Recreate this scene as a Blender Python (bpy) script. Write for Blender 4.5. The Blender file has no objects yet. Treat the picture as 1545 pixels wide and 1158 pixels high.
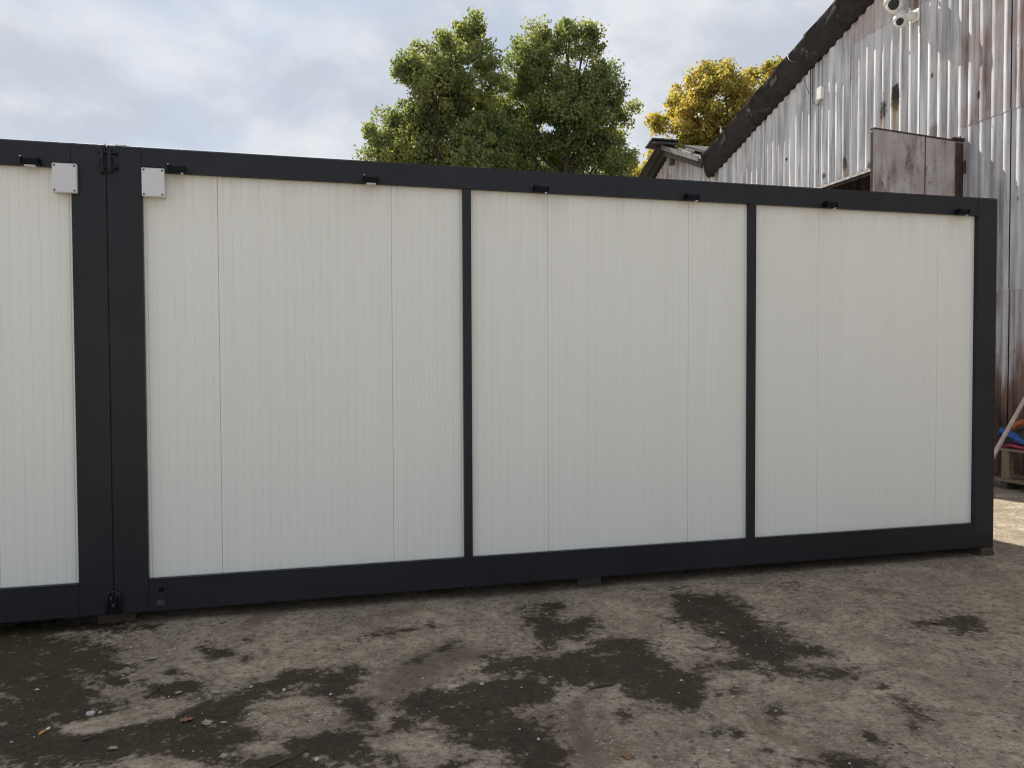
import bpy, bmesh, math, random
import numpy as np
from mathutils import Vector, Matrix

# ------------------------------------------------------------------ camera, light, exposure
scn = bpy.context.scene
col = scn.collection
random.seed(7)
RNG = np.random.default_rng(11)

cam_data = bpy.data.cameras.new('camera')
cam = bpy.data.objects.new('camera', cam_data)
col.objects.link(cam)
YAW, PITCH, ROLL = 0.2522, -0.0272, -0.0040
fw = Vector((math.sin(YAW) * math.cos(PITCH), math.cos(YAW) * math.cos(PITCH), math.sin(PITCH)))
rt = Vector((math.cos(YAW), -math.sin(YAW), 0))
up = rt.cross(fw)
rt, up = rt * math.cos(ROLL) + up * math.sin(ROLL), up * math.cos(ROLL) - rt * math.sin(ROLL)
rot = Matrix((rt, up, -fw)).transposed()
cam.matrix_world = Matrix.Translation((1.0884, -4.7285, 1.4704)) @ rot.to_4x4()
cam_data.sensor_width = 36
cam_data.lens = 36 * 1169.26 / 1545
cam_data.clip_end = 2000
scn.camera = cam

SUN_TO = Vector((-0.245, 1.04, 1.0)).normalized()
SUN_EL = math.asin(SUN_TO.z)
SUN_AZ = math.atan2(SUN_TO.x, SUN_TO.y)
sl = bpy.data.lights.new('sun', 'SUN')
sl.energy = 5.0
sl.angle = math.radians(0.55)
sl.color = (1.0, 0.94, 0.84)
sun = bpy.data.objects.new('sun', sl)
sun.rotation_euler = (-SUN_TO).to_track_quat('-Z', 'Y').to_euler()
sun.location = (-10, 30, 40)
col.objects.link(sun)

scn.view_settings.view_transform = 'Standard'
scn.view_settings.look = 'None'
scn.view_settings.gamma = 1
scn.view_settings.use_curve_mapping = False
scn.view_settings.exposure = 0.74
scn.render.engine = 'CYCLES'
scn.cycles.max_bounces = 8
scn.cycles.use_denoising = True
scn.cycles.pixel_filter_type = 'BLACKMAN_HARRIS'
scn.cycles.filter_width = 1.15


class NT:
    """tiny node-tree writer"""
    def __init__(self, tree):
        self.t = tree
        tree.nodes.clear()

    def n(self, kind, **kw):
        nd = self.t.nodes.new(kind)
        for k, v in kw.items():
            setattr(nd, k, v)
        return nd

    def link(self, a, b):
        self.t.links.new(a, b)

    def put(self, sock, v):
        if hasattr(v, 'is_output'):
            self.link(v, sock)
        elif isinstance(v, (tuple, list)) and len(v) == 3 and sock.type == 'RGBA':
            sock.default_value = (*v, 1)
        else:
            sock.default_value = v

    def math(self, op, a, b=0.0, c=None, clamp=False):
        nd = self.n('ShaderNodeMath', operation=op, use_clamp=clamp)
        self.put(nd.inputs[0], a)
        self.put(nd.inputs[1], b)
        if c is not None:
            self.put(nd.inputs[2], c)
        return nd.outputs[0]

    def noise(self, vec, scale, detail=4, rough=.55, dist=0.0):
        nd = self.n('ShaderNodeTexNoise')
        if vec is not None:
            self.link(vec, nd.inputs['Vector'])
        nd.inputs['Scale'].default_value = scale
        nd.inputs['Detail'].default_value = detail
        nd.inputs['Roughness'].default_value = rough
        nd.inputs['Distortion'].default_value = dist
        return nd.outputs['Fac']

    def step(self, v, lo, hi, a=0.0, b=1.0):
        nd = self.n('ShaderNodeMapRange', interpolation_type='SMOOTHSTEP')
        self.put(nd.inputs[0], v)
        nd.inputs[1].default_value = lo
        nd.inputs[2].default_value = hi
        nd.inputs[3].default_value = a
        nd.inputs[4].default_value = b
        return nd.outputs[0]

    def mix(self, f, a, b, mode='MIX'):
        nd = self.n('ShaderNodeMix', data_type='RGBA', blend_type=mode)
        self.put(nd.inputs[0], f)
        self.put(nd.inputs[6], a)
        self.put(nd.inputs[7], b)
        return nd.outputs[2]

    def scale(self, vec, s):
        nd = self.n('ShaderNodeVectorMath', operation='MULTIPLY')
        self.link(vec, nd.inputs[0])
        nd.inputs[1].default_value = s
        return nd.outputs[0]

    def pos(self):
        return self.n('ShaderNodeNewGeometry').outputs['Position']


world = bpy.data.worlds.new('World')
scn.world = world
world.use_nodes = True
w = NT(world.node_tree)
sky = w.n('ShaderNodeTexSky', sky_type='NISHITA')
sky.sun_disc = False
sky.sun_elevation = SUN_EL
sky.sun_rotation = SUN_AZ % (2 * math.pi)
sky.air_density = 1.0
sky.dust_density = 0.6
gen = w.n('ShaderNodeTexCoord').outputs['Generated']
sep = w.n('ShaderNodeSeparateXYZ')
w.link(gen, sep.inputs[0])
zz = w.math('ADD', w.math('MAXIMUM', sep.outputs[2], 0.0), 0.42)
cx = w.math('DIVIDE', sep.outputs[0], zz)
cy = w.math('DIVIDE', sep.outputs[1], zz)
cmb = w.n('ShaderNodeCombineXYZ')
w.link(cx, cmb.inputs[0])
w.link(cy, cmb.inputs[1])
n1 = w.noise(cmb.outputs[0], 2.1, 8, .56, .2)
n2 = w.noise(cmb.outputs[0], 5.0, 5, .5, .2)
cl = w.math('ADD', w.math('MULTIPLY', n1, .75), w.math('MULTIPLY', n2, .25))
cov = w.step(cl, .36, .60, .25, 1.0)
thin = w.step(w.noise(cmb.outputs[0], 3.3, 8, .58, .2), .37, .65)
cloud = w.mix(thin, (4.95, 5.25, 5.85), (7.2, 7.3, 7.5))
skyc = w.mix(.8, sky.outputs[0], (4.6, 5.4, 6.8))
final = w.mix(cov, skyc, cloud)
bg = w.n('ShaderNodeBackground')
w.link(final, bg.inputs[0])
bg.inputs[1].default_value = 0.070
wo = w.n('ShaderNodeOutputWorld')
w.link(bg.outputs[0], wo.inputs[0])


# ------------------------------------------------------------------ materials
def material(name, fn):
    m = bpy.data.materials.new(name)
    m.use_nodes = True
    t = NT(m.node_tree)
    out = t.n('ShaderNodeOutputMaterial')
    b = t.n('ShaderNodeBsdfPrincipled')
    t.link(b.outputs[0], out.inputs[0])
    fn(t, b, out)
    return m


def bump(t, b, h, strength=.3, dist=.01):
    nd = t.n('ShaderNodeBump')
    nd.inputs['Strength'].default_value = strength
    nd.inputs['Distance'].default_value = dist
    t.link(h, nd.inputs['Height'])
    t.link(nd.outputs[0], b.inputs['Normal'])


def simple(name, c1, c2, scale=8, rough=.6, metal=0.0, bmp=0.0, stretch=(1, 1, 1), spec=.5):
    def f(t, b, o):
        p = t.scale(t.pos(), stretch)
        n = t.noise(p, scale, 5, .6)
        t.put(b.inputs['Base Color'], t.mix(t.step(n, .3, .7), c1, c2))
        t.put(b.inputs['Roughness'], t.step(n, .2, .8, max(.05, rough - .08), rough + .08))
        b.inputs['Metallic'].default_value = metal
        b.inputs['Specular IOR Level'].default_value = spec
        if bmp:
            bump(t, b, t.noise(p, scale * 4, 4, .6), bmp, .01)
    return material(name, f)


def m_panel(t, b, o):
    p = t.pos()
    big = t.noise(t.scale(p, (1, 1, .4)), 1.3, 4, .5)
    st = t.noise(t.scale(p, (14, 14, .5)), 1.0, 4, .6)
    c = t.mix(t.step(big, .3, .7), (.82, .835, .785), (.845, .858, .81))
    c = t.mix(t.step(st, .35, .75, 0, .25), c, (.75, .752, .70))
    spk = t.noise(p, 60, 2, .5)
    c = t.mix(t.step(spk, .73, .78, 0, .25), c, (.45, .42, .36))
    # rain-washed dust streaks hanging down from the beam and its brackets
    sp = t.n('ShaderNodeSeparateXYZ')
    t.link(p, sp.inputs[0])
    streak = t.step(t.noise(t.scale(p, (9, 9, .7)), 1.0, 4, .6), .42, .7)
    zone = t.step(sp.outputs[2], 2.2, 2.56)
    c = t.mix(t.math('MULTIPLY', t.math('MULTIPLY', streak, zone), .22), c, (.50, .46, .36))
    t.put(b.inputs['Base Color'], c)
    b.inputs['Roughness'].default_value = .42
    bump(t, b, t.noise(t.scale(p, (3, 3, 1)), 2.0, 2, .5), .10, .02)


def m_frame(t, b, o):
    p = t.pos()
    n = t.noise(p, 2.2, 5, .6)
    c = t.mix(t.step(n, .3, .7), (.0125, .0145, .019), (.0175, .0195, .0245))
    dust = t.noise(t.scale(p, (5, 5, 1.2)), 2.6, 8, .74, .4)
    c = t.mix(t.step(dust, .58, .8, 0, .42), c, (.060, .057, .050))
    t.put(b.inputs['Base Color'], c)
    sc = t.noise(t.scale(p, (26, 26, 5)), 2.0, 5, .7, .6)
    c = t.mix(t.math('MULTIPLY', t.step(sc, .68, .73), t.step(t.noise(p, 1.6, 3), .50, .62)), c, (.075, .072, .068))
    t.put(b.inputs['Base Color'], c)
    t.put(b.inputs['Roughness'], t.step(dust, .3, .7, .36, .52))
    b.inputs['Specular IOR Level'].default_value = .32
    bump(t, b, t.noise(p, 120, 2, .5), .06, .003)


def m_ground(t, b, o):
    p = t.pos()
    def attr(nm):
        return t.n('ShaderNodeAttribute', attribute_name=nm).outputs['Fac']
    big = t.noise(p, .55, 5, .55)
    mid = t.noise(p, 3.1, 7, .68, .3)
    fine = t.noise(p, 21, 7, .72)
    grit = t.noise(p, 120, 3, .65)
    c = t.mix(t.step(mid, .34, .66), (.215, .171, .123), (.49, .41, .305))
    c = t.mix(t.step(big, .38, .66, 0, .45), c, (.36, .305, .220))
    c = t.mix(t.step(t.noise(p, 1.25, 6, .6, .8), .46, .66, 0, .6), c, (.25, .205, .152))
    c = t.mix(t.step(fine, .46, .68, 0, .8), c, (.115, .087, .058))
    c = t.mix(t.step(fine, .44, .30, 0, .45), c, (.52, .44, .335))
    c = t.mix(t.step(grit, .55, .72, 0, .5), c, (.48, .43, .36))
    c = t.mix(t.step(grit, .46, .30, 0, .6), c, (.09, .073, .056))
    # brown smears of dried mud
    br = t.noise(p, 1.9, 7, .62, .5)
    c = t.mix(t.step(br, .56, .66, 0, .65), c, (.165, .120, .080))
    f2 = t.noise(p, 47, 6, .78)
    c = t.mix(t.step(f2, .52, .66, 0, .62), c, (.10, .078, .054))
    c = t.mix(t.step(f2, .47, .36, 0, .5), c, (.56, .485, .38))
    # crisp pits and crumbs
    for (sc_, thr, rad, colr, am) in ((34, .80, .36, (.055, .042, .030), .8), (19, .88, .30, (.05, .038, .027), .8), (47, .86, .34, (.60, .54, .45), .75)):
        vs = t.n('ShaderNodeTexVoronoi')
        t.link(p, vs.inputs['Vector'])
        vs.inputs['Scale'].default_value = sc_
        sr_ = t.n('ShaderNodeSeparateColor')
        t.link(vs.outputs['Color'], sr_.inputs[0])
        m_ = t.math('MULTIPLY', t.step(sr_.outputs[0], thr, thr + .02), t.step(vs.outputs['Distance'], rad, rad * .6))
        m_ = t.math('MULTIPLY', m_, t.step(t.noise(p, 2.7, 4), .40, .58))
        c = t.mix(t.math('MULTIPLY', m_, am), c, colr)
    # pale worn patches
    pale = t.math('ADD', attr('pale'), t.math('MULTIPLY', t.math('SUBTRACT', fine, .5), .9))
    c = t.mix(t.step(pale, .3, .75, 0, .65), c, (.60, .49, .365))
    # tyre smears and greasy marks
    mk = t.math('ADD', attr('mark'), t.math('MULTIPLY', t.math('SUBTRACT', mid, .5), .55))
    c = t.mix(t.step(mk, .12, .75, 0, .7), c, (.105, .082, .056))
    # damp, muddy stains with ragged edges
    rag = t.noise(p, 6.5, 9, .70, .3)
    rag2 = t.noise(p, 23, 8, .70)
    f = t.math('ADD', t.math('MULTIPLY', attr('stain'), .97), t.math('MULTIPLY', t.math('SUBTRACT', rag, .5), 2.3))
    f = t.math('ADD', f, t.math('MULTIPLY', t.math('SUBTRACT', rag2, .5), 2.1))
    wet = t.step(f, .33, .70)
    wc = t.mix(t.step(rag2, .35, .7), (.022, .0155, .0095), (.062, .044, .028))
    wc = t.mix(t.step(big, .45, .6, 0, .35), wc, (.042, .034, .021))
    wc = t.mix(t.step(t.math('ADD', attr('moss'), t.math('SUBTRACT', mid, .5)), .25, .8, 0, .75), wc, (.052, .048, .020))
    wc = t.mix(t.step(f2, .54, .68, 0, .6), wc, (.016, .011, .007))
    wc = t.mix(t.step(f2, .40, .30, 0, .5), wc, (.15, .12, .088))
    wc = t.mix(t.step(grit, .60, .74, 0, .6), wc, (.19, .16, .125))
    c = t.mix(t.step(f, -.05, .55, 0, .55), c, (.135, .107, .078))
    c = t.mix(t.math('MULTIPLY', wet, .90), c, wc)
    # small dark flecks
    vor = t.n('ShaderNodeTexVoronoi')
    t.link(p, vor.inputs['Vector'])
    vor.inputs['Scale'].default_value = 11
    fl = t.math('MULTIPLY', t.step(vor.outputs['Distance'], .16, .09), t.step(t.noise(p, 2.3, 3), .5, .62))
    c = t.mix(t.math('MULTIPLY', fl, .7), c, (.05, .04, .032))
    t.put(b.inputs['Base Color'], c)
    t.put(b.inputs['Roughness'], t.math('SUBTRACT', .9, t.math('MULTIPLY', wet, .22)))
    t.put(b.inputs['Specular IOR Level'], t.step(wet, 0, 1, .25, .10))
    h = t.math('ADD', t.math('MULTIPLY', fine, .6), t.math('MULTIPLY', grit, .35))
    h = t.math('SUBTRACT', h, t.math('MULTIPLY', wet, .12))
    bump(t, b, h, .75, .014)


HOLES = [(5.19, 5.20, .075, .17, 1), (4.93, 5.31, .09, .20, 1), (6.03, 4.62, .05, .11, .9),
         (3.455, 4.86, .035, .05, 1), (6.55, 4.55, .03, .05, .8), (5.45, 4.46, .06, .06, .7),
         (4.2, 4.62, .06, .12, .55), (7.6, 5.1, .02, .03, 1), (4.65, 5.85, .02, .03, .9)]


def m_barn(t, b, o):
    p = t.pos()
    oc = t.n('ShaderNodeObjectInfo')
    sp = t.n('ShaderNodeSeparateColor')
    t.link(oc.outputs['Color'], sp.inputs[0])
    rusty, pink = sp.outputs[0], sp.outputs[1]
    xyz = t.n('ShaderNodeSeparateXYZ')
    t.link(p, xyz.inputs[0])
    streak = t.noise(t.scale(p, (7, 7, .55)), 1.0, 6, .62)
    streak2 = t.noise(t.scale(p, (26, 26, 1.1)), 1.0, 4, .6)
    patch = t.noise(p, 1.7, 6, .62)
    c = t.mix(t.step(streak, .32, .7), (.65, .675, .715), (.28, .29, .315))
    c = t.mix(t.step(streak2, .45, .75, 0, .8), c, (.17, .155, .15))
    c = t.mix(t.step(patch, .5, .72, 0, .5), c, (.66, .66, .66))
    c = t.mix(t.math('MULTIPLY', pink, t.step(patch, .3, .65)), c, (.34, .235, .21))
    r = t.math('ADD', t.math('MULTIPLY', streak, .75), t.math('MULTIPLY', patch, .35))
    r = t.math('ADD', r, t.math('MULTIPLY', t.math('SUBTRACT', rusty, .5), .60))
    low = t.step(xyz.outputs[2], 1.9, .5, 0, .33)
    r = t.math('ADD', r, low)
    c = t.mix(t.step(r, .58, .78, 0, .9), c, (.145, .072, .05))
    c = t.mix(t.step(r, .78, .98, 0, .9), c, (.05, .028, .022))
    for (y, z, ry, rz, a) in HOLES:
        dy = t.math('DIVIDE', t.math('SUBTRACT', xyz.outputs[1], y), ry)
        dz = t.math('DIVIDE', t.math('SUBTRACT', xyz.outputs[2], z), rz)
        d = t.math('SQRT', t.math('ADD', t.math('MULTIPLY', dy, dy), t.math('MULTIPLY', dz, dz)))
        d = t.math('ADD', d, t.math('MULTIPLY', t.math('SUBTRACT', t.noise(p, 16, 3), .5), 1.4))
        c = t.mix(t.step(d, 1.3, .65, 0, a), c, (.028, .018, .014))
        if ry > .045:       # rust run below the hole
            dz2 = t.math('DIVIDE', t.math('SUBTRACT', xyz.outputs[2], z - rz * 1.8), rz * 1.7)
            d2 = t.math('SQRT', t.math('ADD', t.math('MULTIPLY', dy, dy), t.math('MULTIPLY', dz2, dz2)))
            c = t.mix(t.step(d2, 1.15, .5, 0, .5 * a), c, (.30, .21, .09))
    t.put(b.inputs['Base Color'], c)
    vor = t.n('ShaderNodeTexVoronoi')
    t.link(t.scale(p, (0, 4.2, 1.6)), vor.inputs['Vector'])
    vor.inputs['Scale'].default_value = 1.0
    c = t.mix(t.step(vor.outputs['Distance'], .075, .045, 0, .85), c, (.06, .045, .04))
    t.put(b.inputs['Base Color'], c)
    b.inputs['Roughness'].default_value = .55
    b.inputs['Specular IOR Level'].default_value = .35
    bump(t, b, t.noise(p, 14, 4, .6), .15, .01)


def m_rustplate(t, b, o):
    p = t.pos()
    streak = t.noise(t.scale(p, (6, 6, 1.0)), 1.0, 6, .65)
    patch = t.noise(p, 2.6, 6, .65, .4)
    spot = t.noise(p, 9, 4, .6)
    c = t.mix(t.step(patch, .35, .65), (.50, .492, .495), (.39, .345, .335))
    c = t.mix(t.step(streak, .48, .68, 0, .7), c, (.16, .098, .075))
    c = t.mix(t.step(spot, .62, .74, 0, .9), c, (.05, .028, .022))
    c = t.mix(t.step(t.noise(t.scale(p, (1, 1, .5)), 3.2, 5, .7), .56, .70, 0, .8), c, (.085, .045, .033))
    t.put(b.inputs['Base Color'], c)
    b.inputs['Roughness'].default_value = .8
    bump(t, b, spot, .3, .01)


def m_barge(t, b, o):
    p = t.pos()
    rnd = t.n('ShaderNodeObjectInfo').outputs['Random']
    n = t.noise(t.scale(p, (2, 3, 5)), 1.4, 6, .65, .6)
    c = t.mix(t.step(n, .3, .7), (.018, .017, .017), (.060, .056, .054))
    c = t.mix(t.math('MULTIPLY', rnd, .55), c, (.075, .070, .068))
    c = t.mix(t.step(t.noise(t.scale(p, (2, 2, 9)), 1.5, 5, .6, 1.0), .60, .70, 0, .7), c, (.15, .145, .14))
    c = t.mix(t.step(t.noise(p, 2.3, 5, .6), .58, .72, 0, .6), c, (.075, .045, .038))
    t.put(b.inputs['Base Color'], c)
    b.inputs['Roughness'].default_value = .8
    bump(t, b, t.noise(p, 9, 5, .65), .4, .02)


def leafmat(name, cols):
    def f(t, b, o):
        t.t.nodes.remove(b)
        g = t.n('ShaderNodeNewGeometry')
        ri = g.outputs['Random Per Island']
        cl_ = t.noise(g.outputs['Position'], .9, 3, .5)
        sel = t.math('ADD', t.math('MULTIPLY', ri, .55), t.math('MULTIPLY', cl_, .75))
        ramp = t.n('ShaderNodeValToRGB')
        t.link(sel, ramp.inputs[0])
        e = ramp.color_ramp.elements
        e[0].position, e[0].color = .28, (*cols[0], 1)
        e[1].position, e[1].color = .95, (*cols[-1], 1)
        for i, c in enumerate(cols[1:-1]):
            k = e.new(.28 + .67 * (i + 1) / (len(cols) - 1))
            k.color = (*c, 1)
        d = t.n('ShaderNodeBsdfDiffuse')
        t.link(ramp.outputs[0], d.inputs[0])
        tr = t.n('ShaderNodeBsdfTranslucent')
        t.link(t.mix(1.0, ramp.outputs[0], (1.5, 1.45, .7), 'MULTIPLY'), tr.inputs[0])
        gl = t.n('ShaderNodeBsdfGlossy')
        gl.inputs['Roughness'].default_value = .45
        gl.inputs[0].default_value = (.5, .5, .5, 1)
        mx = t.n('ShaderNodeMixShader')
        mx.inputs[0].default_value = .5
        t.link(d.outputs[0], mx.inputs[1])
        t.link(tr.outputs[0], mx.inputs[2])
        m2 = t.n('ShaderNodeMixShader')
        m2.inputs[0].default_value = .05
        t.link(mx.outputs[0], m2.inputs[1])
        t.link(gl.outputs[0], m2.inputs[2])
        t.link(m2.outputs[0], o.inputs[0])
    return material(name, f)


M = dict(
    panel=material('cream_sandwich_panel', m_panel),
    frame=material('anthracite_paint', m_frame),
    ground=material('stained_concrete', m_ground),
    barn=material('weathered_corrugated_metal', m_barn),
    rust=material('rusty_steel_plate', m_rustplate),
    barge=material('dark_bargeboard_sheet', m_barge),
    dark_rust=simple('dark_rust', (.028, .018, .015), (.095, .050, .035), 9, .85, 0, .4),
    black=simple('black_steel', (.003, .004, .007), (.006, .007, .010), 9, .5, spec=.15),
    box=simple('grey_plastic', (.66, .67, .70), (.70, .71, .74), 5, .4),
    screw=simple('dark_screw', (.03, .03, .035), (.06, .06, .06), 30, .5),
    pale=simple('pale_strip', (.62, .62, .62), (.75, .75, .75), 20, .5),
    wood=simple('weathered_timber', (.16, .12, .08), (.27, .21, .145), 5, .8, 0, .3, (1, 6, 6)),
    darkwood=simple('damp_timber', (.055, .04, .032), (.10, .075, .058), 9, .85, 0, .3, (1, 6, 6)),
    greywood=simple('grey_timber', (.065, .058, .048), (.11, .098, .082), 9, .85, 0, .3),
    pole=simple('pale_peeled_wood', (.42, .34, .30), (.55, .46, .41), 12, .7, 0, .2),
    roof=simple('dark_asbestos_sheet', (.022, .021, .021), (.060, .056, .053), 3, .85, 0, .35),
    purlin=simple('old_dark_timber', (.05, .045, .04), (.10, .09, .08), 6, .85),
    light_metal=simple('pale_flashing', (.13, .125, .12), (.25, .24, .23), 9, .85, spec=.1),
    white=simple('white_plastic', (.72, .72, .70), (.80, .80, .78), 6, .35),
    lens=simple('black_dome', (.01, .01, .012), (.015, .015, .018), 3, .1),
    cable=simple('black_cable', (.015, .015, .015), (.03, .03, .03), 9, .5),
    concrete_in=simple('barn_floor_dust', (.12, .11, .10), (.17, .155, .14), 3, .9),
    blue=simple('blue_webbing', (.02, .075, .30), (.04, .13, .42), 14, .7, 0, .3),
    orange=simple('orange_webbing', (.40, .085, .03), (.52, .14, .05), 14, .7, 0, .3),
    red=simple('red_cloth', (.30, .03, .05), (.42, .06, .09), 10, .85, 0, .3),
    bag=simple('black_bag', (.012, .012, .014), (.035, .035, .04), 9, .6, 0, .3),
    bark=simple('bark', (.05, .042, .032), (.10, .088, .07), 6, .9, 0, .4, (3, 3, 1)),
    leaf_green=leafmat('green_leaves', [(.085, .130, .075), (.145, .195, .095), (.225, .26, .10), (.33, .31, .11)]),
    leaf_gold=leafmat('golden_leaves', [(.16, .19, .075), (.30, .29, .09), (.47, .39, .115), (.47, .31, .11)]),
    dry_leaf=simple('dry_leaf', (.24, .20, .145), (.36, .31, .24), 60, .8),
    red_leaf=simple('red_brown_leaf', (.20, .08, .05), (.30, .15, .09), 60, .8),
    pebble=simple('pale_stone', (.38, .36, .32), (.52, .50, .46), 40, .85),
    butt_paper=simple('cigarette_paper', (.72, .70, .66), (.8, .78, .74), 60, .8),
    butt_filter=simple('cigarette_filter', (.50, .26, .07), (.6, .33, .1), 60, .8),
    twig=simple('twig_bark', (.05, .035, .025), (.10, .075, .055), 60, .9),
)


# ------------------------------------------------------------------ mesh helpers
def link_mesh(name, me, mat, parent=None, loc=None):
    """link a mesh built in world coordinates; its origin goes to loc (or the parent's)"""
    if mat is not None:
        me.materials.append(mat)
    o = bpy.data.objects.new(name, me)
    col.objects.link(o)
    if parent is not None:
        root = parent
        base = Vector((0, 0, 0))
        while root is not None:
            base += root.location
            root = root.parent
        me.transform(Matrix.Translation(-base))
        o.parent = parent
    elif loc is not None:
        me.transform(Matrix.Translation(-Vector(loc)))
        o.location = loc
    return o


class MB:
    def __init__(self):
        self.bm = bmesh.new()

    def box(self, x0, x1, y0, y1, z0, z1, bev=0.0):
        vs = [self.bm.verts.new((x, y, z)) for x in (x0, x1) for y in (y0, y1) for z in (z0, z1)]
        fs = [(0, 1, 3, 2), (4, 6, 7, 5), (0, 4, 5, 1), (2, 3, 7, 6), (0, 2, 6, 4), (1, 5, 7, 3)]
        faces = [self.bm.faces.new([vs[i] for i in f]) for f in fs]
        if bev:
            edges = list({e for f in faces for e in f.edges})
            bmesh.ops.bevel(self.bm, geom=edges, offset=bev, segments=2, affect='EDGES', profile=.6)
        return self

    def obox(self, c, ax, ay, az, bev=0.0):
        """oriented box: centre and three half-extent vectors"""
        c, ax, ay, az = map(Vector, (c, ax, ay, az))
        vs = [self.bm.verts.new(c + ax * i + ay * j + az * k) for i in (-1, 1) for j in (-1, 1) for k in (-1, 1)]
        fs = [(0, 1, 3, 2), (4, 6, 7, 5), (0, 4, 5, 1), (2, 3, 7, 6), (0, 2, 6, 4), (1, 5, 7, 3)]
        faces = [self.bm.faces.new([vs[i] for i in f]) for f in fs]
        if bev:
            edges = list({e for f in faces for e in f.edges})
            bmesh.ops.bevel(self.bm, geom=edges, offset=bev, segments=2, affect='EDGES')
        return self

    def tube(self, pts, rad, n=8, cap=True, flat=1.0):
        pts = [Vector(p) for p in pts]
        rad = rad if isinstance(rad, (list, tuple)) else [rad] * len(pts)
        rings = []
        ref = Vector((0, 0, 1))
        for i, p in enumerate(pts):
            a = pts[max(i - 1, 0)]
            b = pts[min(i + 1, len(pts) - 1)]
            d = (b - a).normalized()
            if abs(d.dot(ref)) > .95:
                ref = Vector((1, 0, 0)) if abs(d.x) < .9 else Vector((0, 1, 0))
            s = d.cross(ref).normalized()
            u = s.cross(d)
            rings.append([self.bm.verts.new(p + s * math.cos(k * 2 * math.pi / n) * rad[i]
                                            + u * math.sin(k * 2 * math.pi / n) * rad[i] * flat) for k in range(n)])
        for r0, r1 in zip(rings, rings[1:]):
            for k in range(n):
                f = self.bm.faces.new((r0[k], r0[(k + 1) % n], r1[(k + 1) % n], r1[k]))
                f.smooth = True
        if cap:
            self.bm.faces.new(rings[0][::-1])
            self.bm.faces.new(rings[-1])
        return self

    def lathe(self, prof, c, axis, n=16):
        """prof: list of (radius, distance along axis)"""
        c, axis = Vector(c), Vector(axis).normalized()
        ref = Vector((1, 0, 0)) if abs(axis.x) < .9 else Vector((0, 1, 0))
        s = axis.cross(ref).normalized()
        u = axis.cross(s)
        rings = [[self.bm.verts.new(c + axis * h + (s * math.cos(k * 2 * math.pi / n) + u * math.sin(k * 2 * math.pi / n)) * max(r, 1e-4))
                  for k in range(n)] for r, h in prof]
        for r0, r1 in zip(rings, rings[1:]):
            for k in range(n):
                f = self.bm.faces.new((r0[k], r0[(k + 1) % n], r1[(k + 1) % n], r1[k]))
                f.smooth = True
        self.bm.faces.new(rings[0][::-1])
        self.bm.faces.new(rings[-1])
        return self

    def strip(self, lo, hi, smooth=False):
        """a sheet between two polylines"""
        a = [self.bm.verts.new(p) for p in lo]
        b = [self.bm.verts.new(p) for p in hi]
        for i in range(len(a) - 1):
            f = self.bm.faces.new((a[i], a[i + 1], b[i + 1], b[i]))
            f.smooth = smooth
        return self

    def build(self, name, mat, parent=None, loc=None, fix=True):
        if fix:
            bmesh.ops.recalc_face_normals(self.bm, faces=self.bm.faces)
        me = bpy.data.meshes.new(name)
        self.bm.to_mesh(me)
        self.bm.free()
        return link_mesh(name, me, mat, parent, loc)


def tag(o, label=None, cat=None, group=None, kind=None):
    for k, v in (('label', label), ('category', cat), ('group', group), ('kind', kind)):
        if v:
            o[k] = v
    return o


def thing(name, label, cat, loc, group=None):
    o = bpy.data.objects.new(name, None)
    o.location = loc
    o.empty_display_size = .2
    col.objects.link(o)
    return tag(o, label, cat, group)


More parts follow.
